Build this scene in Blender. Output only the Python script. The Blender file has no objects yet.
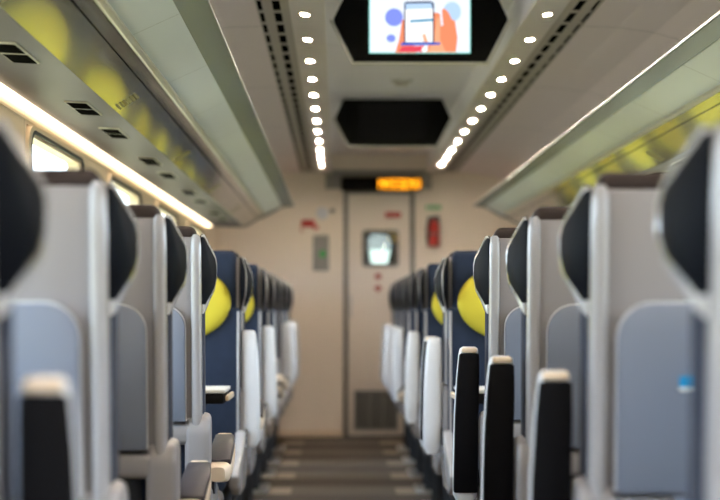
import bpy, bmesh, math, random
from mathutils import Vector, Matrix
random.seed(4)
C = bpy.context.scene.collection
F = 1650.0                      # focal length in pixels of the 720 px wide frame
CX = 0.324                      # centre line of the coach (the aisle is off-centre: 1 + 2 seating)
ZC = 1.0                        # eye height
END = 13.1                      # y of the end wall
BACK = -4.0
R = math.radians

# ------------------------------------------------------------------ materials
def mat(name, col, rough=0.5, metal=0.0, coat=0.0, spec=0.5, bump=0.0, bscale=200.0, var=0.0, vscale=6.0, sheen=0.0):
    m = bpy.data.materials.new(name); m.use_nodes = True
    nt = m.node_tree; b = nt.nodes['Principled BSDF']
    b.inputs['Base Color'].default_value = (*col, 1)
    b.inputs['Roughness'].default_value = rough
    b.inputs['Metallic'].default_value = metal
    b.inputs['Coat Weight'].default_value = coat
    b.inputs['Coat Roughness'].default_value = 0.08
    b.inputs['Specular IOR Level'].default_value = spec
    b.inputs['Sheen Weight'].default_value = sheen
    if bump or var:
        tc = nt.nodes.new('ShaderNodeTexCoord')
        if bump:
            n = nt.nodes.new('ShaderNodeTexNoise'); n.inputs['Scale'].default_value = bscale
            bp = nt.nodes.new('ShaderNodeBump'); bp.inputs['Strength'].default_value = bump; bp.inputs['Distance'].default_value = 0.002
            nt.links.new(tc.outputs['Object'], n.inputs['Vector'])
            nt.links.new(n.outputs['Fac'], bp.inputs['Height']); nt.links.new(bp.outputs['Normal'], b.inputs['Normal'])
        if var:
            n2 = nt.nodes.new('ShaderNodeTexNoise'); n2.inputs['Scale'].default_value = vscale
            mx = nt.nodes.new('ShaderNodeMixRGB'); mx.blend_type = 'MIX'
            mx.inputs['Color1'].default_value = (*[c * (1 - var) for c in col], 1)
            mx.inputs['Color2'].default_value = (*[min(1, c * (1 + var)) for c in col], 1)
            nt.links.new(tc.outputs['Object'], n2.inputs['Vector'])
            nt.links.new(n2.outputs['Fac'], mx.inputs['Fac']); nt.links.new(mx.outputs['Color'], b.inputs['Base Color'])
    return m

def emis(name, col, st):
    m = bpy.data.materials.new(name); m.use_nodes = True
    nt = m.node_tree; nt.nodes.remove(nt.nodes['Principled BSDF'])
    e = nt.nodes.new('ShaderNodeEmission'); e.inputs['Color'].default_value = (*col, 1); e.inputs['Strength'].default_value = st
    nt.links.new(e.outputs[0], nt.nodes['Material Output'].inputs['Surface'])
    return m

def glass(name, tint, refl=0.08):
    m = bpy.data.materials.new(name); m.use_nodes = True
    nt = m.node_tree; nt.nodes.remove(nt.nodes['Principled BSDF'])
    t = nt.nodes.new('ShaderNodeBsdfTransparent'); t.inputs['Color'].default_value = (*tint, 1)
    g = nt.nodes.new('ShaderNodeBsdfGlossy'); g.inputs['Roughness'].default_value = 0.02
    mx = nt.nodes.new('ShaderNodeMixShader'); fr = nt.nodes.new('ShaderNodeFresnel'); fr.inputs['IOR'].default_value = 1.35
    ge = nt.nodes.new('ShaderNodeNewGeometry'); sub = nt.nodes.new('ShaderNodeMath'); sub.operation = 'SUBTRACT'; sub.use_clamp = True
    nt.links.new(fr.outputs[0], sub.inputs[0]); nt.links.new(ge.outputs['Backfacing'], sub.inputs[1])   # reflect on the outer faces only
    nt.links.new(sub.outputs[0], mx.inputs['Fac'])
    nt.links.new(t.outputs[0], mx.inputs[1]); nt.links.new(g.outputs[0], mx.inputs[2])
    nt.links.new(mx.outputs[0], nt.nodes['Material Output'].inputs['Surface'])
    return m

def seamed(name, col, rough, period, width=0.004, phase=0.0, spec=0.5, coat=0.0, dark=0.25):
    """a moulded panel with a dark joint every <period> metres along the coach"""
    m = mat(name, col, rough, spec=spec, coat=coat)
    nt = m.node_tree; b = nt.nodes['Principled BSDF']
    tc = nt.nodes.new('ShaderNodeTexCoord'); sp = nt.nodes.new('ShaderNodeSeparateXYZ')
    nt.links.new(tc.outputs['Object'], sp.inputs[0])
    def mth(op, a, bb):
        n = nt.nodes.new('ShaderNodeMath'); n.operation = op
        for i, v in enumerate((a, bb)):
            if hasattr(v, 'links'): nt.links.new(v, n.inputs[i])
            else: n.inputs[i].default_value = v
        return n.outputs[0]
    y = mth('ADD', sp.outputs['Y'], 50 * period + phase)
    fr = mth('MODULO', y, period)
    line = mth('LESS_THAN', fr, width)
    mx = nt.nodes.new('ShaderNodeMixRGB')
    mx.inputs['Color1'].default_value = (*col, 1); mx.inputs['Color2'].default_value = (*[c * dark for c in col], 1)
    nt.links.new(line, mx.inputs['Fac']); nt.links.new(mx.outputs[0], b.inputs['Base Color'])
    return m

M = {}
M['shell'] = mat('shell_plastic', (0.262, 0.252, 0.268), 0.40, bump=0.05, bscale=400)
M['column'] = mat('column_plastic', (0.36, 0.355, 0.375), 0.25, coat=0.3)
M['tray'] = mat('tray_plastic', (0.185, 0.212, 0.282), 0.34, bump=0.04, bscale=300)
M['trayrim'] = mat('tray_rim_plastic', (0.55, 0.56, 0.6), 0.3)  # highlight along the tray edge, painted as a paler ring
M['navy'] = mat('navy_fabric', (0.016, 0.025, 0.050), 0.85, spec=0.2, bump=0.4, bscale=500, var=0.15, vscale=30, sheen=0.05)
M['black'] = mat('black_leather', (0.005, 0.006, 0.009), 0.5, spec=0.012, bump=0.15, bscale=250)
M['brown'] = mat('dark_brown_leather', (0.030, 0.020, 0.018), 0.6, spec=0.2, bump=0.2, bscale=250)
M['yellow'] = mat('yellow_fabric', (0.60, 0.52, 0.05), 0.8, spec=0.2, bump=0.3, bscale=400)
M['white'] = mat('white_plastic', (0.66, 0.69, 0.75), 0.3, coat=0.2)
M['trim'] = mat('glossy_trim_plastic', (0.5, 0.5, 0.52), 0.2, coat=0.8)
M['service'] = mat('rack_service_grey', (0.10, 0.10, 0.13), 0.45, spec=0.15)
M['cream'] = mat('cream_plastic', (0.75, 0.62, 0.48), 0.35)
M['metal'] = mat('brushed_metal', (0.55, 0.56, 0.58), 0.3, metal=1.0)
M['base'] = mat('dark_seat_base', (0.03, 0.034, 0.042), 0.6, spec=0.2)
M['pad'] = mat('armrest_pad', (0.0035, 0.0035, 0.005), 0.6, spec=0.08, bump=0.1, bscale=300)
M['padbrown'] = mat('armrest_pad_lowered', (0.030, 0.026, 0.034), 0.5, spec=0.2, bump=0.1, bscale=300)  # same black pads; sky reflection on lowered ones put into the colour
M['sticker_blue'] = mat('blue_sticker', (0.0, 0.25, 0.55), 0.4)
M['sticker_white'] = mat('white_sticker', (0.85, 0.85, 0.85), 0.4)
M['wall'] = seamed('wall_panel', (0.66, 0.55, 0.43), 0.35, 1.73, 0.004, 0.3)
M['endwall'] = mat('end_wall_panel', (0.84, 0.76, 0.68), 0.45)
M['door'] = mat('door_paint', (0.80, 0.73, 0.67), 0.4)
M['doorframe'] = mat('door_frame_grey', (0.17, 0.16, 0.15), 0.4)
M['ceil'] = seamed('ceiling_panel', (0.83, 0.74, 0.77), 0.45, 1.73, 0.006, 0.55)
M['channel'] = seamed('ceiling_channel_panel', (0.76, 0.75, 0.84), 0.4, 1.73, 0.006, 0.9)
M['strip'] = mat('light_band_panel', (0.72, 0.68, 0.68), 0.4)
M['grillegrey'] = mat('grille_grey', (0.40, 0.37, 0.34), 0.5)
M['dark'] = mat('dark_void', (0.006, 0.006, 0.006), 0.8, spec=0.0)
M['nose'] = mat('rack_nose_grey', (0.125, 0.15, 0.18), 0.4, spec=0.2)
M['under'] = seamed('rack_pale_panel', (0.68, 0.75, 0.83), 0.32, 0.865, 0.003, 0.2)
M['gloss'] = seamed('rack_glossy_panel', (0.19, 0.19, 0.19), 0.19, 1.73, 0.004, 0.2, spec=1.0, coat=1.0)
M['bead'] = mat('rack_bead', (0.50, 0.49, 0.46), 0.35)
M['beige_slot'] = mat('beige_slots', (0.30, 0.28, 0.14), 0.5)
M['blackglass'] = mat('black_glass', (0.006, 0.006, 0.008), 0.25, spec=0.15)
M['monitor'] = mat('monitor_black', (0.004, 0.004, 0.004), 0.6, spec=0.08)
M['red'] = mat('red_paint', (0.50, 0.03, 0.025), 0.4)
M['darkred'] = mat('dark_red_mark', (0.40, 0.06, 0.05), 0.5)
M['green'] = mat('green_sign', (0.05, 0.40, 0.10), 0.4)
M['greyplate'] = mat('grey_plate', (0.28, 0.28, 0.27), 0.4)
M['yellow_mark'] = mat('yellow_ring_mark', (0.80, 0.58, 0.15), 0.4)
M['table'] = mat('table_top_white', (0.70, 0.71, 0.74), 0.3)
M['tableedge'] = mat('table_edge_black', (0.005, 0.005, 0.007), 0.6, spec=0.1)
M['pane'] = glass('window_glass', (0.93, 0.97, 0.96))
M['doorpane'] = glass('door_glass', (0.38, 0.41, 0.36))
M['blindpane'] = glass('grey_tinted_glass', (0.62, 0.60, 0.62))
M['field'] = mat('pale_field', (0.23, 0.21, 0.11), 0.95, var=0.25, vscale=0.5)
M['vestibule'] = mat('vestibule_green_grey', (0.10, 0.17, 0.14), 0.6)
M['downlight'] = emis('downlight_glow', (1.0, 0.84, 0.66), 800.0)
M['cove'] = emis('cove_glow', (1.0, 0.77, 0.48), 3.6)
M['chrome_ring'] = mat('downlight_ring', (0.6, 0.58, 0.55), 0.3)
M['led_orange'] = emis('led_orange', (1.0, 0.33, 0.01), 2.6)

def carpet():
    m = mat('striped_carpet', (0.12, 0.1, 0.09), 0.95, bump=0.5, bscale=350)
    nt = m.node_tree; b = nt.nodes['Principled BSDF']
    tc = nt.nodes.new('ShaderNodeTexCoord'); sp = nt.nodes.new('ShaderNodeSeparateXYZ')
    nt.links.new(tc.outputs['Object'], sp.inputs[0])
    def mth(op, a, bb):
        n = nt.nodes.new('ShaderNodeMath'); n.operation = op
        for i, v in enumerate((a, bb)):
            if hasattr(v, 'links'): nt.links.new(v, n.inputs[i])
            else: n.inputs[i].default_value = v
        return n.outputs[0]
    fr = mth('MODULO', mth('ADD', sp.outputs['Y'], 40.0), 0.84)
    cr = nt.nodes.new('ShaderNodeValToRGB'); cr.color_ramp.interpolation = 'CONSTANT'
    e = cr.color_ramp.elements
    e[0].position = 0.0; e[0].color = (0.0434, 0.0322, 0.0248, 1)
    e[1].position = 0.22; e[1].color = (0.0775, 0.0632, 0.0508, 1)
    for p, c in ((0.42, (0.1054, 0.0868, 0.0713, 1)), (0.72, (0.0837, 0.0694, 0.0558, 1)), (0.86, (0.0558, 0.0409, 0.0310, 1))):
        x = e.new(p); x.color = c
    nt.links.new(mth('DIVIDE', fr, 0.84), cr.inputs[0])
    # paler blocks along both sides, in step with the stripes
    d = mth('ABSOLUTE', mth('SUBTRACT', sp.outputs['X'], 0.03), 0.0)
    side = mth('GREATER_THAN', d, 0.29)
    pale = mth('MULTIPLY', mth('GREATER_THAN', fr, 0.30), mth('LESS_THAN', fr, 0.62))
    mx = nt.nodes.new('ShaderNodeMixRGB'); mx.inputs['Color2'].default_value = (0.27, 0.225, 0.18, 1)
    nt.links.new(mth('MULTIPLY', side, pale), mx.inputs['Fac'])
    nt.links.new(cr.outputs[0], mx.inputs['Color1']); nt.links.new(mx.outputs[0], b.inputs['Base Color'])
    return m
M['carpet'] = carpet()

# ------------------------------------------------------------------ mesh helpers
def rbox(bm, x0, x1, y0, y1, z0, z1, bev=0.0, seg=2, fn=None):
    """a box with rounded edges; fn(v) may bend its vertices afterwards"""
    t = bmesh.new(); bmesh.ops.create_cube(t, size=1.0)
    for v in t.verts:
        v.co = Vector(((x0 + x1) / 2 + v.co.x * (x1 - x0), (y0 + y1) / 2 + v.co.y * (y1 - y0), (z0 + z1) / 2 + v.co.z * (z1 - z0)))
    if bev > 0:
        bmesh.ops.bevel(t, geom=list(t.edges), offset=bev, segments=seg, profile=0.5, affect='EDGES')
    if fn:
        for v in t.verts: v.co = Vector(fn(v.co))
    merge(bm, t)

def merge(bm, t):
    mp = {}
    for v in t.verts: mp[v] = bm.verts.new(v.co)
    for f in t.faces:
        nf = bm.faces.new([mp[v] for v in f.verts]); nf.smooth = f.smooth; nf.material_index = f.material_index
    t.free()

def prism(bm, pts, conv, a0, a1, bev=0.0, seg=2, fn=None, mi=0):
    """extrude the 2-D outline pts from a0 to a1; conv(u, v, a) -> xyz"""
    t = bmesh.new()
    A = [t.verts.new(conv(u, v, a0)) for u, v in pts]; B = [t.verts.new(conv(u, v, a1)) for u, v in pts]
    n = len(pts)
    t.faces.new(A[::-1]); t.faces.new(B)
    for i in range(n): t.faces.new((A[i], A[(i + 1) % n], B[(i + 1) % n], B[i]))
    bmesh.ops.recalc_face_normals(t, faces=t.faces)
    if bev: bmesh.ops.bevel(t, geom=list(t.edges), offset=bev, segments=seg, profile=0.5, affect='EDGES')
    if fn:
        for v in t.verts: v.co = Vector(fn(v.co))
    for f in t.faces: f.material_index = mi
    merge(bm, t)

def loft(bm, rings, cap=True):
    V = [[bm.verts.new(p) for p in r] for r in rings]
    n = len(rings[0])
    for a, b in zip(V, V[1:]):
        for i in range(n):
            f = bm.faces.new((a[i], a[(i + 1) % n], b[(i + 1) % n], b[i])); f.smooth = True
    if cap:
        bm.faces.new(V[0][::-1]); bm.faces.new(V[-1])

def tube(bm, p0, p1, r0, r1=None, n=14):
    r1 = r0 if r1 is None else r1
    p0, p1 = Vector(p0), Vector(p1); d = (p1 - p0).normalized()
    a = d.orthogonal().normalized(); b = d.cross(a)
    loft(bm, [[p + a * r * math.cos(t) + b * r * math.sin(t) for t in [2 * math.pi * i / n for i in range(n)]] for p, r in ((p0, r0), (p1, r1))])

def rrect(x0, x1, z0, z1, r, n=6, corners=(1, 1, 1, 1)):
    """rounded rectangle outline; corners = bottom-left, bottom-right, top-right, top-left"""
    P = []
    for (cx, cz, a0, on, px, pz) in ((x0 + r, z0 + r, 180, corners[0], x0, z0), (x1 - r, z0 + r, 270, corners[1], x1, z0),
                                     (x1 - r, z1 - r, 0, corners[2], x1, z1), (x0 + r, z1 - r, 90, corners[3], x0, z1)):
        if on: P += [(cx + r * math.cos(R(a0 + 90 * i / n)), cz + r * math.sin(R(a0 + 90 * i / n))) for i in range(n + 1)]
        else: P.append((px, pz))
    return P

def frame_ring(bm, outer, inner, conv, a0, a1):
    n = len(outer)
    def ring(pts, a): return [bm.verts.new(conv(u, v, a)) for u, v in pts]
    o0, i0, o1, i1 = ring(outer, a0), ring(inner, a0), ring(outer, a1), ring(inner, a1)
    for k in range(n):
        j = (k + 1) % n
        for q in ((o0[k], o0[j], i0[j], i0[k]), (o1[j], o1[k], i1[k], i1[j]), (o0[j], o0[k], o1[k], o1[j]), (i0[k], i0[j], i1[j], i1[k])):
            bm.faces.new(q)

def ell(bm, c, rx, ry, rz, nu=24, nv=12, half=None):
    t = bmesh.new(); bmesh.ops.create_uvsphere(t, u_segments=nu, v_segments=nv, radius=1)
    for v in t.verts: v.co = Vector((c[0] + v.co.x * rx, c[1] + v.co.y * ry, c[2] + v.co.z * rz))
    for f in t.faces: f.smooth = True
    merge(bm, t)

def obj(name, bm, m, parent=None, smooth=True):
    me = bpy.data.meshes.new(name)
    bmesh.ops.recalc_face_normals(bm, faces=bm.faces)
    bm.to_mesh(me); bm.free()
    for k in (m if isinstance(m, (list, tuple)) else [m]): me.materials.append(M[k])
    if smooth:
        me.shade_smooth() if hasattr(me, 'shade_smooth') else None
        try: me.set_sharp_from_angle(angle=R(38))
        except Exception: pass
    o = bpy.data.objects.new(name, me); C.objects.link(o)
    if parent is not None: o.parent = parent
    return o

def thing(name, label, cat, loc=(0, 0, 0), group=None, rz=0.0):
    o = bpy.data.objects.new(name, None); C.objects.link(o)
    o.location = loc; o.rotation_euler = (0, 0, rz); o.empty_display_size = 0.1
    return tag(o, label, cat, group)

def tag(o, label, cat, group=None, kind=None):
    o['label'] = label; o['category'] = cat
    if group: o['group'] = group
    if kind: o['kind'] = kind
    return o

def struct(o, label, cat): return tag(o, label, cat, kind='structure')

def dup(root, loc, label, rz=0.0, group=None):
    kids = {}
    for o in bpy.data.objects:
        if o.parent: kids.setdefault(o.parent.name, []).append(o)
    def cp(o, par):
        c = o.copy(); C.objects.link(c); c.parent = par
        for k in kids.get(o.name, []): cp(k, c)
        return c
    r = cp(root, None); r.location = loc; r.rotation_euler = (0, 0, rz); r['label'] = label
    if group: r['group'] = group
    return r

NB = lambda: bmesh.new()
Z = lambda h: ZC + h

# ------------------------------------------------------------------ the setting
HW = 1.254                      # half width of the coach at the windows
XL, XR = CX - HW, CX + HW
ZWALL = 1.86
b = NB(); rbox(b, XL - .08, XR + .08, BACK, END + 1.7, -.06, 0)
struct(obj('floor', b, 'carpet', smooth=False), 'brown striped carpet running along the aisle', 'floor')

WEND = [2.53 + 1.733 * k - 1.733 * 3 for k in range(9)]     # far ends of the windows
WLEN, WZ0, WZ1, WT = 1.07, 0.80, 1.560, 0.055
def side_wall(side):
    x0, x1 = (XL - WT, XL) if side < 0 else (XR, XR + WT)
    b = NB()
    rbox(b, x0, x1, BACK, END, 0, WZ0); rbox(b, x0, x1, BACK, END, WZ1, ZWALL)
    y = BACK
    for e in WEND:
        s = max(e - WLEN, BACK)
        if e < BACK or s > END: continue
        if s > y: rbox(b, x0, x1, y, s, WZ0, WZ1)
        y = e
    rbox(b, x0, x1, y, END, WZ0, WZ1)
    return obj('wall_left' if side < 0 else 'wall_right', b, 'wall', smooth=False)
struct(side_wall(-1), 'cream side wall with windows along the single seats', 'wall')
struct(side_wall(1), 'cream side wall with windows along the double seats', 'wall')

ORD = ['first', 'second', 'third', 'fourth', 'fifth', 'sixth', 'seventh', 'eighth', 'ninth', 'tenth', 'eleventh', 'twelfth', 'thirteenth', 'fourteenth', 'fifteenth', 'sixteenth']
wn = 1
for side, X in ((-1, XL), (1, XR)):
    vis = [e for e in WEND if e > BACK + 0.6 and e < END]
    for k, e in enumerate(vis):
        y0, y1 = e - WLEN, e
        b = NB()
        conv = lambda u, v, a: (a, u, v)
        a0, a1 = (X + .012, X - .045) if side < 0 else (X - .012, X + .045)
        frame_ring(b, rrect(y0 - .03, y1 + .03, WZ0 - .03, WZ1 + .0, .09), rrect(y0 + .015, y1 - .015, WZ0 + .015, WZ1 - .015, .07), conv, a0, a0 + (a1 - a0) * 0.22)
        frame_ring(b, rrect(y0 - .004, y1 + .004, WZ0 - .004, WZ1 + .004, .07), rrect(y0 + .03, y1 - .03, WZ0 + .03, WZ1 - .03, .06), conv, a0 + (a1 - a0) * 0.22, a1)
        w = obj('window_%d' % wn, b, 'cream'); wn += 1
        n = len(vis) - 1 - k
        struct(w, 'rounded window, %s from the end wall, beside the %s seats' % (ORD[n], 'single' if side < 0 else 'double'), 'window')
        p = NB(); xp = X - .049 if side < 0 else X + .049
        prism(p, rrect(y0 + .0, y1 - .0, WZ0 + .0, WZ1 - .0, .06), conv, xp - .003, xp + .003)
        obj('window_pane', p, 'pane', w, smooth=False)
        g = NB()
        frame_ring(g, rrect(y0 + .012, y1 - .012, WZ0 + .012, WZ1 - .012, .07), rrect(y0 + .022, y1 - .022, WZ0 + .022, WZ1 - .022, .065), conv, a0 - (a1 - a0) * 0.02, a0 + (a1 - a0) * 0.1)
        obj('rubber_seal', g, 'base', w)

# ceiling: outer panels, light bands and raised channel
def skin(bm, prof, y0, y1, th=0.012):
    """thick sheet following the (half width, height) profile on both sides of the centre line"""
    for s in (-1, 1):
        for (u0, v0), (u1, v1) in zip(prof, prof[1:]):
            d = Vector((u1 - u0, v1 - v0)); nrm = Vector((-d.y, d.x)).normalized() * th
            if nrm.y < 0: nrm = -nrm
            if abs(d.x) < 1e-6: nrm = Vector((th, 0)) * (1 if True else -1)
            pts = [(u0, v0), (u1, v1), (u1 + nrm.x, v1 + nrm.y), (u0 + nrm.x, v0 + nrm.y)]
            prism(bm, pts, lambda u, v, a: (CX + s * u, a, Z(v)), y0, y1)
b = NB()
arc = [(0.62, 1.10), (0.76, 1.095), (0.90, 1.075), (1.02, 1.04), (1.12, 0.99), (1.20, 0.93), (1.262, 0.85)]
skin(b, arc, BACK, END)
struct(obj('ceiling', b, 'ceil'), 'beige curved ceiling panels above the luggage racks', 'ceiling')
b = NB()
prism(b, [(-.39, 1.25), (.39, 1.25), (.39, 1.262), (-.39, 1.262)], lambda u, v, a: (CX + u, a, Z(v)), BACK, END)
for s in (-1, 1):
    prism(b, [(.385, 1.10), (.397, 1.10), (.397, 1.262), (.385, 1.262)], lambda u, v, a: (CX + s * u, a, Z(v)), BACK, END)
struct(obj('ceiling_channel', b, 'channel', smooth=False), 'raised grey channel in the middle of the ceiling', 'ceiling')
for s, nm in ((-1, 'single'), (1, 'double')):
    b = NB()
    prism(b, [(.372, 1.085), (.50, 1.10), (.50, 1.112), (.384, 1.112), (.384, 1.10), (.372, 1.10)], lambda u, v, a: (CX + s * u, a, Z(v)), BACK, END)
    struct(obj('trim_%d' % (1 if s < 0 else 2), b, 'strip', smooth=False), 'smooth ceiling band holding the downlights on the %s-seat side' % nm, 'ceiling band')
    # slotted air grille
    t = thing('ceiling_grille', 'long dark slotted air grille in the ceiling on the %s-seat side' % nm, 'air grille', (CX + s * .56, 0, Z(1.10)), 'ceiling air grilles')
    b = NB(); rbox(b, -.0595, .0595, BACK, END - .0005, .012, .03); obj('duct', b, 'dark', t, smooth=False)
    b = NB()
    for u0, u1 in ((-.0595, -.028), (.001, .038), (.055, .0595)): rbox(b, s * u0 if s > 0 else -u1, s * u1 if s > 0 else -u0, BACK, END - .0005, -.001, .003)
    y = BACK
    while y < END - .1:
        rbox(b, -.0595, .0595, y, y + .045, -.0005, .003); y += .245
    obj('slat_plate', b, 'grillegrey', t, smooth=False)

# outer roof shell that closes the coach above the ceiling
b = NB(); rbox(b, XL - .09, XR + .09, BACK - .08, END + .08, 2.30, 2.33)
for xa in (XL - .09, XR + .03): rbox(b, xa, xa + .06, BACK - .08, END + .08, ZWALL - .02, 2.30)
struct(obj('roof', b, 'greyplate', smooth=False), 'grey outer roof shell above the ceiling panels', 'roof')

# end wall with a door opening
DX0, DX1, DZ = 0.052, 0.600, 1.955
b = NB()
rbox(b, XL - .08, DX0, END, END + .08, 0, 2.28); rbox(b, DX1, XR + .08, END, END + .08, 0, 2.28); rbox(b, DX0, DX1, END, END + .08, DZ, 2.28)
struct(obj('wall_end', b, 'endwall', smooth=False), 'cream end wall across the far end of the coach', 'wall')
b = NB(); rbox(b, XL - .08, XR + .08, BACK - .08, BACK, 0, 2.28)
struct(obj('wall_back', b, 'endwall', smooth=False), 'cream wall closing the coach behind the viewer', 'wall')
b = NB()
rbox(b, DX0 - .008, DX0 + .026, END - .025, END + .07, 0, DZ, .006); rbox(b, DX1 - .026, DX1 + .008, END - .025, END + .07, 0, DZ, .006)
rbox(b, DX0 - .008, DX1 + .008, END - .025, END + .07, DZ - .022, DZ + .012, .006)
struct(obj('trim_3', b, 'doorframe'), 'dark grey frame around the end door', 'door frame')
b = NB(); rbox(b, -.10, .74, END - .02, END - .001, DZ + .014, 2.12, .004)
struct(obj('trim_4', b, 'greyplate'), 'grey header panel above the end door', 'panel')
for k, (x0, x1) in enumerate(((XL + .002, DX0 - .012), (DX1 + .012, XR - .002))):
    b = NB(); rbox(b, x0, x1, END - .018, END - .001, 0, .055, .005)
    struct(obj('baseboard_left' if k == 0 else 'baseboard_right', b, 'cream'), 'pale baseboard of the end wall, %s the door' % ('left of' if k == 0 else 'right of'), 'baseboard')

# door
wx0, wx1, wz0, wz1 = .206, .468, 1.365, 1.630
b = NB(); y0, y1 = END + .015, END + .055
l, r_ = DX0 + .028, DX1 - .028
rbox(b, l, wx0, y0, y1, .012, DZ - .025); rbox(b, wx1, r_, y0, y1, .012, DZ - .025)
rbox(b, wx0, wx1, y0, y1, .012, wz0); rbox(b, wx0, wx1, y0, y1, wz1, DZ - .025)
door = struct(obj('door_1', b, 'door', smooth=False), 'beige end door with a small window and a floor vent', 'door')
cv = lambda u, v, a: (u, a, v)
b = NB(); frame_ring(b, rrect(wx0 - .015, wx1 + .015, wz0 - .015, wz1 + .015, .03), rrect(wx0 + .012, wx1 - .012, wz0 + .012, wz1 - .012, .03), cv, y0 - .008, y0 + .02)
obj('window_frame', b, 'doorframe', door)
b = NB(); prism(b, rrect(wx0 + .004, wx1 - .004, wz0 + .004, wz1 - .004, .02), cv, y0 + .025, y0 + .029); obj('door_pane', b, 'doorpane', door, smooth=False)
b = NB()
frame_ring(b, rrect(.125, .478, .05, .37, .01), rrect(.140, .463, .065, .355, .008), cv, y0 - .008, y0 - .001)
for k in range(11): rbox(b, .142, .461, y0 - .008, y0 - .001, .068 + k * .0262, .068 + k * .0262 + .011)
for k in range(1, 3): rbox(b, .14 + k * .107, .148 + k * .107, y0 - .009, y0 - .001, .065, .355)
g = obj('vent_grille', b, 'greyplate', door, smooth=False)
b = NB(); rbox(b, .14, .463, y0 - .0012, y0 - .0004, .065, .355); obj('vent_opening', b, 'base', g, smooth=False)
b = NB(); rbox(b, .375, .500, y0 - .004, y0 - .0005, 1.742, 1.786); obj('warning_sign', b, 'red', door, smooth=False)
b = NB()
prism(b, [(.318 + .028 * math.cos(R(a)), 1.275 + .024 * math.sin(R(a))) for a in range(0, 360, 20)], cv, y0 - .003, y0 - .0005)
prism(b, [(.318 + .033, 1.180), (.318, 1.180 + .033), (.318 - .033, 1.180), (.318, 1.180 - .033)], cv, y0 - .003, y0 - .0005)
obj('sticker', b, 'darkred', door, smooth=False)
b = NB(); cc = lambda rr: [(.438 + rr * math.cos(R(a)), 1.585 + rr * math.sin(R(a))) for a in range(0, 360, 15)]
frame_ring(b, cc(.036), cc(.027), cv, y0 - .013, y0 - .009); rbox(b, .43, .462, y0 - .0125, y0 - .0095, 1.572, 1.582)
obj('ring_sticker', b, 'yellow_mark', door, smooth=False)
b = NB(); rbox(b, DX0 + .04, DX0 + .055, y0 - .04, y0, .95, 1.13, .006); obj('door_handle', b, 'metal', door)

# vestibule beyond the door: dark walls and a daylit opening in its far wall
VY = END + 1.6
b = NB()
rbox(b, -.45, -.40, END + .09, VY, 0, 2.3); rbox(b, 1.05, 1.10, END + .09, VY, 0, 2.3); rbox(b, -.45, 1.1, END + .09, VY, 2.3, 2.34)
struct(obj('wall_vestibule', b, 'vestibule', smooth=False), 'dark walls of the vestibule behind the door window', 'wall')
b = NB(); sc = F / VY
hole = [((x - 338) / sc, ZC + (311 - y) / sc) for x, y in ((371.5, 264.5), (387.5, 264.5), (391, 246), (392, 241), (388, 236), (380, 233.5), (372, 234.5), (367, 240), (368.5, 247))]
cen = Vector((.36, 1.55)); outer = []
for u, v in hole:
    d = Vector((u, v)) - cen; k = min((.76 / abs(d.x)) if abs(d.x) > 1e-6 else 99, (.74 / abs(d.y)) if abs(d.y) > 1e-6 else 99)
    outer.append((cen.x + d.x * k, cen.y + d.y * k))
frame_ring(b, outer, hole, cv, VY, VY + .05)
rbox(b, -.45, 1.1, VY, VY + .05, 0, .85)
struct(obj('wall_outer', b, 'vestibule', smooth=False), 'far vestibule wall with a bright opening seen through the door window', 'wall')

b = NB(); prism(b, [(u, v) for u, v in ((.24, 1.545), (.49, 1.545), (.49, 1.70), (.24, 1.70))], cv, VY - .03, VY - .024)  # tinted pane added to dim the upper part of the opening
struct(obj('window_blind', b, 'blindpane', smooth=False), 'grey tinted band across the top of the bright vestibule opening', 'window')

# the country outside
b = NB(); rbox(b, -160, 160, -160, 260, -1.15, -1.05)
tag(obj('field', b, 'field', smooth=False), 'sunlit yellow-green field outside the windows', 'field', kind='structure')

# ------------------------------------------------------------------ end wall fittings
t = thing('destination_display', 'black strip display with orange dot letters above the end door', 'display', (.342, END - .06, 1.95))
b = NB(); rbox(b, -.318, .318, -.06, .038, .0, .105, .006); obj('housing', b, 'monitor', t)
GL = {'M': "10001 11011 10101 10101 10001 10001 10001", 'A': "01110 10001 10001 11111 10001 10001 10001", 'S': "01111 10000 10000 01110 00001 00001 11110",
      'E': "11111 10000 10000 11110 10000 10000 11111", 'N': "10001 11001 10101 10101 10011 10001 10001", 'O': "01110 10001 10001 10001 10001 10001 01110"}
b = NB(); px = .0083; x = -.020
for ch in "MASSENO":
    for rr, row in enumerate(GL[ch].split()):
        for c_, v in enumerate(row):
            if v == '1':
                X0 = x + c_ * px; Z0 = .086 - rr * .0108
                rbox(b, X0, X0 + px * .9, -.0635, -.0605, Z0 - .0095, Z0)
    x += px * 5.75
obj('lettering', b, 'led_orange', t, smooth=False)

t = thing('wall_mounted_extinguisher', 'red fire extinguisher hung on the end wall, right of the door', 'fire extinguisher', (.758, END - .001, 1.51))
b = NB(); rings = []
for z, r1 in ((0, .030), (.008, .042), (.16, .042), (.185, .034), (.20, .016), (.215, .014)):
    rings.append([(r1 * math.cos(2 * math.pi * i / 20), -.052 + r1 * math.sin(2 * math.pi * i / 20), z) for i in range(20)])
loft(b, rings); obj('cylinder_body', b, 'red', t)
b = NB(); rbox(b, -.016, .016, -.068, -.036, .212, .232, .004); rbox(b, -.012, .04, -.060, -.044, .232, .242, .003); obj('valve', b, 'base', t)
b = NB(); pts = [(-.016, -.052, .222), (-.045, -.052, .205), (-.052, -.052, .15), (-.052, -.052, .05)]
for p, q in zip(pts, pts[1:]): tube(b, p, q, .007)
obj('hose', b, 'base', t)
b = NB(); rbox(b, -.050, .050, -.009, 0, .0, .24, .004); rbox(b, -.046, .046, -.1, -.006, .09, .105, .002); obj('bracket', b, 'doorframe', t)
t = thing('emergency_sign', 'small green sign above the red fire extinguisher', 'sign', (.758, END - .001, 1.806))
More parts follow.
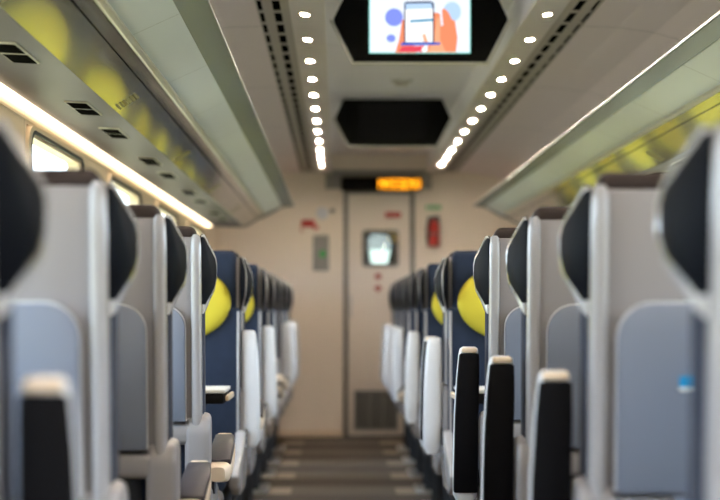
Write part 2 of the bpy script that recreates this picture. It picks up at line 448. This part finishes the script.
b = NB(); rbox(b, -.06, .06, -.006, 0, 0, .034, .002); obj('sign_plate', b, 'green', t)
b = NB(); rbox(b, -.045, -.02, -.0072, -.0055, .010, .024); rbox(b, -.01, .045, -.0072, -.0055, .014, .020); obj('pictogram', b, 'sticker_white', t, smooth=False)
t = thing('emergency_brake', 'red emergency brake handle on the end wall, left of the door', 'emergency brake', (-.227, END - .001, 1.60))
b = NB(); rbox(b, -.075, .075, -.010, 0, .0, .145, .01); obj('back_plate', b, 'endwall', t)
b = NB(); rbox(b, -.064, .044, -.030, -.009, .065, .122, .008); rbox(b, .030, .072, -.028, -.012, .045, .078, .006); obj('handle', b, 'red', t)
b = NB(); rbox(b, -.068, -.058, -.02, -.009, .02, .07, .003); obj('lever', b, 'darkred', t)
t = thing('notice_sign', 'grey notice plate with a green mark beside the door', 'notice', (-.136, END - .001, 1.318))
b = NB(); rbox(b, -.064, .064, -.008, 0, 0, .285, .004); obj('plate', b, 'greyplate', t)
b = NB(); prism(b, [(.014 + .028 * math.cos(R(a)), .135 + .034 * math.sin(R(a))) for a in range(0, 360, 60)], lambda u, v, a: (u, a, v), -.011, -.0075); obj('mark', b, 'green', t)
t = thing('coat_hanger_hook', 'tiny dark hook on the end wall, left of the door frame', 'hook', (-.045, END - .001, 1.79))
b = NB(); rbox(b, -.018, .018, -.008, 0, -.012, .022, .003); tube(b, (0, -.006, 0), (0, -.035, .004), .005); tube(b, (0, -.035, .004), (0, -.038, .022), .005); obj('hook_body', b, 'doorframe', t)
t = thing('wall_speaker', 'round white fitting high on the end wall above the red handle', 'fitting', (-.125, END - .001, 1.775))  # disc added in place of a bright reflection spot on the wall
b = NB(); tube(b, (0, 0, 0), (0, -.012, 0), .05, .042, 24); obj('cover', b, 'white', t)

# ------------------------------------------------------------------ luggage racks
RK0, RK1 = BACK + .01, 11.75
def rack(side, nm):
    s = side
    t = thing('luggage_rack', 'pale overhead luggage rack along the %s' % nm, 'luggage rack', (CX, 0, ZC), 'luggage racks')
    cv = lambda u, v, a: (s * u, a, v)
    b = NB(); prism(b, [(.637, .748), (.640, .757), (.655, .764), (.735, .770), (.719, .745), (.650, .7445), (.639, .7455)], cv, RK0, RK1); obj('nose', b, 'nose', t)
    b = NB(); prism(b, [(.6365, .7485), (.639, .7585), (.652, .767), (.655, .7645), (.640, .7575)], cv, RK0, RK1); obj('edge_strip', b, 'white', t)
    b = NB(); prism(b, [(.7195, .744), (.838, .690), (.842, .70), (.737, .768)], cv, RK0, RK1); obj('front_panel', b, 'under', t)
    b = NB(); prism(b, [(.835, .680), (.846, .674), (.858, .680), (.860, .700), (.840, .700)], cv, RK0, RK1); obj('bead', b, 'bead', t)
    b = NB(); prism(b, [(.8585, .6785), (.888, .6608), (.888, .6725), (.8585, .69)], cv, RK0, RK1); prism(b, [(.892, .6585), (.990, .5995), (.990, .615), (.892, .672)], cv, RK0, RK1); obj('glossy_panel', b, 'gloss', t, smooth=False)
    b = NB(); prism(b, [(.886, .664), (.894, .661), (.894, .672), (.886, .675)], cv, RK0, RK1); obj('joint', b, 'dark', t, smooth=False)
    b = NB(); prism(b, [(.9905, .5985), (1.235, .611), (1.246, .611), (1.246, .72), (.9905, .67)], cv, RK0, RK1); obj('service_panel', b, 'service', t, smooth=False)
    b = NB(); prism(b, [(.74, .769), (.88, .722), (1.246, .722), (1.246, .736), (.88, .736), (.745, .783)], cv, RK0, RK1); obj('shelf', b, 'nose', t, smooth=False)
    b = NB(); prism(b, [(.637, .758), (.655, .768), (.740, .784), (.88, .738), (1.246, .738), (1.246, .59), (1.235, .606), (.99, .596), (.89, .655), (.846, .670), (.719, .740), (.64, .748)], cv, RK1 + .0005, RK1 + .03); obj('end_cap', b, 'nose', t)
    # reading lights and small speaker slots let into the underside
    dv = Vector((-.2445, -.0125)).normalized(); dn = Vector((.0125, -.2445)).normalized()
    for k in range(-2, 5):
        for off in (0, .68):
            y = 3.16 + off + 1.733 * k
            if y < -1 or y > RK1 - .2: continue
            def fr(co, y=y):
                p = Vector((1.078, .603)) + dv * co[0] + dn * co[2]
                return (s * p.x, y + co[1], p.y)
            b = NB(); rbox(b, -.034, .034, -.15, .15, -.001, .004, .0015, 1, fr)
            q = obj('reading_light', b, 'bead', t)
            b = NB(); rbox(b, -.029, .029, -.14, -.012, .003, .0055, 0, 1, fr); rbox(b, -.029, .029, .012, .14, .003, .0055, 0, 1, fr)
            obj('lens', b, 'dark', q, smooth=False)
        y = 4.9 + 1.733 * (k - 1)
        if -1 < y < RK1 - .2:
            def fr2(co, y=y):
                u = .95 + co[0]; return (s * u, y + co[1], .5995 - (u - .990) * .602 + co[2])
            b = NB()
            for j in range(6): rbox(b, -.030 + j * .0105, -.024 + j * .0105, -.05, .05, -.003, .002, 0, 1, fr2)
            obj('slot_vent', b, 'beige_slot', t, smooth=False)
    return t
rack(-1, 'window wall above the single seats')
rack(1, 'window wall above the double seats')
for s, nm in ((-1, 'single'), (1, 'double')):
    t = thing('cove_light', 'glowing warm light strip under the luggage rack above the %s seats' % nm, 'light strip', (CX, 0, ZC), 'cove lights')
    b = NB(); prism(b, [(1.226, .6105), (1.2525, .6105), (1.2525, .604), (1.229, .600)], lambda u, v, a: (s * u, a, v), RK0, RK1); obj('diffuser', b, 'cove', t, smooth=False)
    b = NB(); prism(b, [(1.2495, .578), (1.2538, .578), (1.2538, .570), (1.2505, .570)], lambda u, v, a: (s * u, a, v), RK0, RK1); obj('rail', b, 'cream', t, smooth=False)

# ------------------------------------------------------------------ downlights
def downlight_at(o, n): pass
first = None
for s, nm in ((-1, 'single'), (1, 'double')):
    ys = [6.07 + .566 * k for k in range(-8, 12)]
    for k, y in enumerate(ys):
        n = len(ys) - 1 - k
        u = .446; zz = Z(1.0936); tilt = -s * math.atan(.117)
        word = ORD[n] if n < len(ORD) else ['seventeenth', 'eighteenth', 'nineteenth', 'twentieth'][n - 16]
        lab = '%s downlight from the end wall in the ceiling row on the %s-seat side' % (word, nm)
        loc = (CX + s * u, y, zz)
        if first is None:
            t = first = thing('downlight', lab, 'downlight', loc, 'ceiling downlights')
            b = NB(); cir = lambda rr: [(rr * math.cos(2 * math.pi * i / 24), rr * math.sin(2 * math.pi * i / 24)) for i in range(24)]
            frame_ring(b, cir(.022), cir(.0152), lambda u, v, a: (u, v, a), -.0040, .0015); obj('ring', b, 'chrome_ring', t)
            b = NB(); prism(b, cir(.015), lambda u, v, a: (u, v, a), -.0026, -.001); obj('lens', b, 'downlight', t, smooth=False)
        else: t = dup(first, loc, lab)
        t.rotation_euler = (0, tilt, 0)

# ------------------------------------------------------------------ ceiling monitors and detector
def emat(name, c, s=1.0):
    M[name] = emis(name, c, s * .62); return name
emat('pic_bg', (0.80, 0.88, 1.0), 1.15); emat('pic_blue', (0.25, 0.32, 0.95)); emat('pic_pale', (0.52, 0.72, 1.0)); emat('pic_phone', (0.01, 0.015, 0.06), 1)
emat('pic_white', (1, 1, 1), 1.15); emat('pic_teal', (0.01, 0.30, 0.52)); emat('pic_skin', (0.95, 0.30, 0.15)); emat('pic_skin2', (1.0, 0.45, 0.25)); emat('pic_base', (0.04, 0.12, 0.6)); emat('pic_red', (0.85, 0.08, 0.12))
emat('pic_edge', (0.30, 0.85, 0.72), 1)
def monitor(y, label, on):
    zc = 1.140
    t = thing('ceiling_monitor', label, 'monitor', (CX, y, Z(zc)), 'ceiling monitors')
    cv = lambda u, v, a: (u, a, v)
    top = .108; k = .165; ht = .262 + (.342 - .262) * (1 - top / .165)
    b = NB(); prism(b, [(-.342, 0), (-.258, -.163), (.258, -.163), (.342, 0), (ht, top), (-ht, top)], cv, 0, .12, .008, 2); obj('housing', b, 'monitor', t)
    b = NB()
    for s in (-1, 1): prism(b, [(s * .347, 0), (s * .262, -.168), (s * .268, -.172), (s * .356, 0)], cv, .005, .05)
    prism(b, [(-.266, -.167), (.266, -.167), (.266, -.173), (-.266, -.173)], cv, .005, .05)
    obj('edge_trim', b, 'bead', t, smooth=False)
    if not on:
        b = NB(); prism(b, rrect(-.20, .20, -.132, .10, .004), cv, -.003, .001); obj('screen', b, 'blackglass', t, smooth=False)
        return t
    # shapes given in picture pixels around the set, turned into metres on its face
    sc = y / F
    def P(x, yy): return ((x - 338) * sc - CX, (311 - yy) * sc - zc)
    b = NB(); L = [0]
    def poly(pts, mi):
        L[0] += 1; prism(b, [P(*p) for p in pts], cv, -.0025 - L[0] * .0006, -.0022 - L[0] * .0006, mi=mi)
    def ov(cx, cy, rx, ry, n=24): return [(cx + rx * math.cos(2 * math.pi * i / n), cy + ry * math.sin(2 * math.pi * i / n)) for i in range(n)]
    poly([(369, -13), (470.5, -13), (470.5, 53.5), (369, 53.5)], 10)
    poly([(370, -12), (469.5, -12), (469.5, 52.5), (370, 52.5)], 0)
    poly(ov(394, 17.5, 9, 9), 1); poly(ov(391, 38.5, 4.5, 4), 1); poly(ov(452, 12, 9, 10), 2)
    poly([(395, 53), (399, 40), (402, 20), (406, 20), (416, 53)], 6)           # left hand behind the phone
    poly([(425, 52.5), (431, 40), (433, 14), (436, 12.5), (440, 14), (441, 26), (443, 26), (441.5, 10), (444, 8.5), (448, 12), (452, 20), (455, 21), (457.5, 38), (456, 52.5)], 6)
    poly([(428, 52.5), (434, 38), (437, 18), (440, 18), (440, 40), (446, 52.5)], 7)
    poly([(404, 3.5), (406, 2), (431, 1.5), (434, 3.5), (434, 43), (432, 44.5), (406, 44.5), (404, 43)], 3)
    poly([(405.5, 10), (432.5, 9), (432.5, 42.5), (405.5, 42.5)], 4)
    poly([(405.5, 4), (431.5, 3.5), (432.5, 9), (405.5, 10)], 2)
    poly([(410, 20.5), (433, 19), (433, 21.5), (410, 23)], 5)
    poly([(422, 35), (425, 34), (428, 42.5), (424, 42.5)], 7)
    poly([(401, 43), (440, 42.8), (440, 45.2), (401, 46)], 8); poly([(402, 47), (424, 46), (424, 52.5), (398, 52.5)], 9)
    poly(ov(424.5, 50, 3, 2.5), 4)
    obj('screen', b, ['pic_bg', 'pic_blue', 'pic_pale', 'pic_phone', 'pic_white', 'pic_teal', 'pic_skin', 'pic_skin2', 'pic_base', 'pic_red', 'pic_edge'], t, smooth=False)
    return t
monitor(6.44, 'lit ceiling monitor showing two hands holding a phone', True)
monitor(9.72, 'switched-off black ceiling monitor behind the lit one', False)
t = thing('smoke_detector', 'small round smoke detector on the ceiling between the two monitors', 'smoke detector', (CX + .02, 8.93, Z(1.25)))
b = NB(); tube(b, (0, 0, -.0005), (0, 0, -.012), .062, .058, 28); obj('mounting_plate', b, 'bead', t)
b = NB(); tube(b, (0, 0, -.012), (0, 0, -.030), .045, .032, 28); obj('sensor_head', b, 'grillegrey', t)

# ------------------------------------------------------------------ seats
W = 0.48
def build_seat_half(t, s, x_off, arm='up', facing=False, aisle=True, arm_x=.060):
    """one seat facing +Y with its aisle edge at x = s*x_off and its body towards +s; parts go under t"""
    def lean(co):
        x, y, z = co
        d = -.035 * max(0, z - .7) / .5
        return (s * (x + x_off), y + d, z)
    def flat(co): return (s * (co[0] + x_off), co[1], co[2])
    # rear shell: panel, cross beam, two lower legs
    b = NB()
    rbox(b, .018, W - .018, .012, .034, .66, 1.192, .006, 2, lean)
    rbox(b, .004, W - .004, -.012, .040, .652, .705, .012, 3, lean)
    for x0, x1 in ((-.022, .042), (W - .042, W + .006)):
        prism(b, [(-.016, .44), (-.016, .690), (.0, .722), (.070, .735), (.092, .71), (.092, .50), (.07, .44)], lambda u, v, a: (a, u, v), x0, x1, .014, 3, lean)
    obj('rear_shell', b, 'shell', t)
    # rounded side frames
    for x0, x1, nmx in ((-.002, .026, 0), (W - .026, W + .002, 1)):
        b = NB(); rings = []
        for z, k in ((.700, 1.0), (.80, 1.0), (.95, 1.0), (1.05, 1.0), (1.13, 1.0), (1.175, .96), (1.192, .80), (1.198, .5)):
            cx, w = (x0 + x1) / 2, (x1 - x0) / 2 * k
            ring = []
            for i in range(20):
                a = 2 * math.pi * i / 20
                ca, sa = math.cos(a), math.sin(a)
                sx = abs(ca) ** .6 * (1 if ca > 0 else -1); sy = abs(sa) ** .7 * (1 if sa > 0 else -1)
                ring.append(lean((cx + sx * w, .021 + sy * .031 * (k ** .5), z)))
            rings.append(ring)
        loft(b, rings); obj('side_frame', b, 'column', t)
    # folded tray table
    b = NB(); prism(b, rrect(.039, W - .039, .712, 1.012, .055, 8, (0, 0, 1, 1)), lambda u, v, a: (u, a, v), -.020, .011, .005, 2, lean)
    tr = obj('tray_table', b, 'tray', t)
    b = NB(); frame_ring(b, rrect(.0375, W - .0375, .714, 1.0155, .058, 8, (0, 0, 1, 1)), rrect(.0395, W - .0395, .714, 1.0105, .053, 8, (0, 0, 1, 1)), lambda u, v, a: lean((u, a, v)), -.012, .004)
    obj('rim', b, 'trayrim', tr)
    b = NB(); prism(b, [(.13, .690), (.16, .682), (.20, .680), (W - .20, .680), (W - .16, .682), (W - .13, .690), (W - .13, .708), (.13, .708)], lambda u, v, a: (u, a, v), -.020, -.010, .003, 1, lean)
    obj('latch', b, 'tray', tr)
    b = NB(); rbox(b, .054, W - .054, .03, .06, .28, .66, .006, 1, flat); obj('kick_panel', b, 'base', t)  # dark sheet standing in for the dark interior below the beam
    # upholstery
    b = NB(); rbox(b, -.004, W + .004, .040, .120, .47, 1.012, .012, 3, lambda c: lean((c[0], c[1] - .025 * abs((c[0] - W / 2) / (W / 2)) ** 3 * (1 if c[1] < .09 else -1) * 0 + 0, c[2])))
    bk = obj('backrest', b, 'navy', t)
    b = NB()
    rbox(b, -.001, .009, .116, .1235, .50, 1.00, .003, 2, lean); obj('piping', b, 'column', bk)
    b = NB(); rbox(b, W - .009, W + .001, .116, .1235, .50, 1.00, .003, 2, lean); obj('piping', b, 'column', bk)
    b = NB(); rbox(b, .013, W - .013, .060, .110, .99, 1.219, .024, 4, lean); hd = obj('headrest', b, 'navy', t)
    b = NB(); rbox(b, .014, W - .014, .030, .084, 1.186, 1.228, .017, 4, lambda c: lean((c[0], c[1], c[2] - .012 * ((c[0] - W / 2) / (W / 2)) ** 4))); obj('headrest_cap', b, 'brown', hd)
    b = NB(); ell(b, (0, 0, 0), .210, 1.0, .142, 40, 20)
    for v in b.verts: v.co = Vector(lean((W / 2 + v.co.x, 0.104 + .060 * math.copysign(abs(v.co.y) ** .45, v.co.y), 1.03 + v.co.z)))
    obj('head_pillow', b, 'yellow', hd)
    for side in (0, 1):
        def wing(co, side=side):
            x, y, z = co
            x = x - .028 * (y - .028) / .16 + .001
            if side: x = W - x
            return lean((x, y, z))
        wp = [(.020, 1.018), (.018, 1.188), (.034, 1.194), (.052, 1.190), (.160, 1.140), (.172, 1.122), (.170, 1.092), (.150, 1.064), (.052, 1.016)]
        b = NB(); prism(b, wp, lambda u, v, a: (a, u, v), -.006, -.001, .0015, 2, wing)
        wg = obj('headrest_wing', b, 'black', hd)
        tp = [(.034, 1.000), (.034, 1.197), (.054, 1.200), (.165, 1.148), (.181, 1.127), (.179, 1.089), (.158, 1.056), (.100, 1.026), (.06, 1.000), (.034, .992)]
        if facing: tp = [(u * .97, 1.1 + (v - 1.1) * .96) for u, v in tp]
        b = NB(); prism(b, tp, lambda u, v, a: (a, u, v), -.0053, .0006, .0015, 2, wing)
        obj('wing_trim', b, 'trim', wg)
        b = NB(); prism(b, [(.04, 1.0), (.04, 1.197), (.054, 1.201), (.168, 1.150), (.1855, 1.128), (.1835, 1.088), (.161, 1.054), (.08, 1.014)], lambda u, v, a: (a, u, v), .0007, .0045, .001, 1, wing); obj('wing_lining', b, 'black', wg)
    b = NB(); rbox(b, .020, W - .020, .10, .55, .385, .485, .035, 4, flat); obj('seat_cushion', b, 'navy', t)
    b = NB(); rbox(b, .030, W - .030, .06, .50, .27, .39, .02, 2, flat); obj('seat_pan', b, 'base', t)
    # aisle side cheek that carries the armrest
    if aisle:
        b = NB(); prism(b, [(.06, .42), (.05, .53), (.09, .575), (.16, .57), (.30, .51), (.47, .48), (.52, .445), (.50, .40), (.42, .37), (.16, .37)], lambda u, v, a: (a, u, v), -.026, .012, .012, 3, flat)
        obj('side_panel', b, 'column', t)
        b = NB(); tube(b, flat((.0, .085, .545)), flat((-.030, .085, .545)), .030); obj('armrest_hinge', b, 'base', t)
        # armrest modelled lying forward, then swung on its hinge
        a_ = NB()
        sec = [(-.045, .55, .70), (-.02, .95, 1.0), (.05, 1.0, 1.0), (.20, .97, .98), (.30, .89, .90), (.355, .80, .80), (.372, .72, .62), (.378, .5, .35)]
        rings = []
        for yy, kw, kh in sec:
            ring = []
            for i in range(20):
                an = 2 * math.pi * i / 20; ca, sa = math.cos(an), math.sin(an)
                sx = abs(ca) ** .55 * (1 if ca > 0 else -1); sz = abs(sa) ** .6 * (1 if sa > 0 else -1)
                ring.append((s * (sx * .034 * kw + .010 * max(0, yy / .375) ** 2), yy, .018 + sz * .027 * kh - .010 * (yy / .37) ** 2 * 0))
            rings.append(ring)
        loft(a_, rings); arm_o = obj('armrest', a_, 'white' if arm == 'up' else 'cream', t)
        p_ = NB()
        def pf(c): return (s * c[0], c[1], c[2] - (.006 if c[1] > .28 else 0))
        prism(p_, [(-.0325, -.012), (.0325, -.012), (.0345, .20), (.0365, .30), (.036, .361), (-.017, .361), (-.0225, .30), (-.0285, .20)], lambda u, v, a: (u, v, a), .034, .052, .006, 2, pf)
        obj('pad', p_, 'pad' if arm == 'up' else 'padbrown', arm_o)
        c_ = NB(); rbox(c_, -.012, .031, .362, .376, .022, .046, .006, 2, lambda c: (s * c[0], c[1], c[2])); obj('tip', c_, 'cream', arm_o)
        arm_o.location = (s * (x_off - arm_x), (.085), .553 - (.026 if arm_x > .058 else 0) + (.006 if arm == 'down' else 0))
        arm_o.rotation_euler = (R(91.5) if arm == 'up' else R(7.0), 0, 0)
    # floor stand
    if True:
        for x in (.10, W - .10):
            for y0, y1 in ((.16, .16), (.42, .38)):
                b = NB(); tube(b, flat((x, y0, .016)), flat((x, y1, .28)), .022); obj('leg', b, 'base', t)
        b = NB(); rbox(b, .03, W - .03, .10, .48, .0, .018, .005, 1, flat); obj('foot_plate', b, 'metal', t)

GF, GB = 'grey-backed seats facing away', 'navy seats facing the viewer'
def make_seat(side, y, away, arm, label, proto={}):
    """side -1 = single seats left of the aisle, +1 = double seats right of it; away=True shows its rear shell"""
    X = -.356 if side < 0 else .401
    s = side if away else -side            # handed so that the armrest ends up at the aisle after turning
    key = (side, away, arm)
    rz = 0 if away else math.pi
    grp = ('single ' if side < 0 else 'double ') + (GF if away else GB)
    if key in proto: return dup(proto[key], (X, y, 0), label, rz, grp)
    t = thing('train_seat' if side < 0 else 'double_train_seat', label, 'train seat', (X, y, 0), grp, rz)
    build_seat_half(t, s, 0.0, arm, not away, True, (.055 if away and arm == 'up' else .041) if side < 0 else .060)
    if side > 0: build_seat_half(t, s, W + .025, arm, not away, False)
    proto[key] = t
    return t

P1 = 'grey-backed single seat'; P2 = 'grey-backed double seat'
make_seat(-1, 1.70, True, 'up', 'grey-backed single seat with raised armrest, cut by the left picture edge')
make_seat(-1, 2.55, True, 'down', 'second grey-backed single seat from the viewer, with wide blue-grey tray')
make_seat(-1, 3.42, True, 'down', 'third grey-backed single seat from the viewer, its armrest lowered')
make_seat(-1, 4.29, True, 'down', 'grey-backed single seat right in front of the first navy single seat')
make_seat(1, 1.77, True, 'down', 'grey-backed double seat cut by the right picture edge')
make_seat(1, 2.62, True, 'up', 'second grey-backed double seat from the viewer, with a blue sticker by its tray')
make_seat(1, 3.49, True, 'up', 'third grey-backed double seat from the viewer, raised black armrest beside it')
make_seat(1, 4.37, True, 'up', 'grey-backed double seat right in front of the first navy double seat')
for side, nm in ((-1, 'single'), (1, 'double')):
    make_seat(side, 6.05, False, 'up', 'nearest navy %s seat facing the viewer, large yellow head pillow' % nm)
    make_seat(side, 6.17, True, 'down' if side < 0 else 'up', 'grey-backed %s seat back to back with the nearest navy seat' % nm)
    make_seat(side, 7.71, False, 'up', 'second navy %s seat facing the viewer, part of its yellow pillow showing' % nm)
    for k in range(5):
        w = ['third', 'fourth', 'fifth', 'sixth'][k] if k < 4 else 'last'
        tail = 'from the viewer, in the far row' if k < 4 else 'of the far row, nearest the end wall'
        make_seat(side, 8.61 + .895 * k, False, 'down' if k == 0 or (k == 1 and side < 0) else 'up', '%s navy %s seat %s' % (w, nm, tail))
# small blue and white sticker on the second double seat's tray
t2 = [o for o in bpy.data.objects if o.get('label', '').startswith('second grey-backed double')][0]
tr = [c for c in t2.children if c.name.startswith('tray_table')][0]
b = NB(); rbox(b, .134, .156, -.0385, -.030, .880, .898); rbox(b, .134, .156, -.0388, -.030, .8755, .880)
for f in b.faces:
    f.material_index = 0 if f.calc_center_median().z > .8801 else 1
obj('sticker', b, ['sticker_blue', 'sticker_white'], tr, smooth=False)

# ------------------------------------------------------------------ bay tables
def table(x0, x1, y0, y1, label):
    t = thing('bay_table', label, 'table', ((x0 + x1) / 2, (y0 + y1) / 2, 0), 'bay tables')
    w, d = (x1 - x0) / 2, (y1 - y0) / 2; al = 1 if x0 > 0 else -1
    b = NB(); rbox(b, -w, w, -d, d, .748, .760, .004, 2); obj('table_top', b, 'table', t)
    b = NB(); rbox(b, -w + .004, w - .004, -d + .003, d - .003, .715, .7475, .006, 2); obj('edge', b, 'tableedge', t)
    xe = -al * w
    b = NB(); rbox(b, min(xe, xe - al * .012), max(xe, xe - al * .012), -d + .01, d - .01, .725, .742, .004, 2); obj('end_bumper', b, 'cream', t)
    b = NB(); tube(b, (al * (w - .12), 0, 0), (al * (w - .12), 0, .716), .03); obj('leg', b, 'metal', t)
table(XL + .016, -.345, 5.04, 5.30, 'narrow black-edged table between the facing single seats')
table(.372, XR - .016, 5.04, 5.30, 'narrow black-edged table between the facing double seats')

# ------------------------------------------------------------------ light, world, camera
# the rest of the two lamp rows, above and behind the viewer
for s in (-1, 1):
    for k in range(9):
        ld = bpy.data.lights.new('downlight_lamp', 'AREA'); ld.shape = 'DISK'; ld.size = .05; ld.energy = 2.0; ld.color = (1.0, 0.86, 0.70)
        lo = bpy.data.objects.new('downlight_lamp', ld); C.objects.link(lo); lo.location = (CX + s * .446, .974 - .566 * k, Z(1.09))
w = bpy.data.worlds.new('sky'); bpy.context.scene.world = w; w.use_nodes = True
bg = w.node_tree.nodes['Background']; bg.inputs['Color'].default_value = (0.74, 0.84, 1.0, 1); bg.inputs['Strength'].default_value = 6.2
sd = bpy.data.lights.new('sun', 'SUN'); sd.energy = 14.0; sd.angle = R(2); sd.color = (1, .95, .85)
so = bpy.data.objects.new('sun', sd); C.objects.link(so)
so.rotation_euler = Vector((-.10, -.45, 1.0)).to_track_quat('Z', 'Y').to_euler()

cd = bpy.data.cameras.new('camera'); cam = bpy.data.objects.new('camera', cd); C.objects.link(cam)
cam.location = (0, 0, ZC); cam.rotation_euler = (R(90), 0, 0)
cd.sensor_width = 36; cd.sensor_fit = 'HORIZONTAL'; cd.lens = F / 720 * 36
cd.shift_x = (360 - 338) / 720; cd.shift_y = (311 - 250) / 720
cd.clip_start = 0.02; cd.clip_end = 500
cd.dof.use_dof = True; cd.dof.focus_distance = 4.4; cd.dof.aperture_fstop = 2.8
S = bpy.context.scene; S.camera = cam
S.view_settings.view_transform = 'Standard'; S.view_settings.look = 'None'; S.view_settings.gamma = 1; S.view_settings.exposure = 0.83
S.view_settings.use_curve_mapping = False
S.cycles.max_bounces = 10; S.cycles.diffuse_bounces = 6; S.cycles.transparent_max_bounces = 12; S.cycles.sample_clamp_indirect = 6
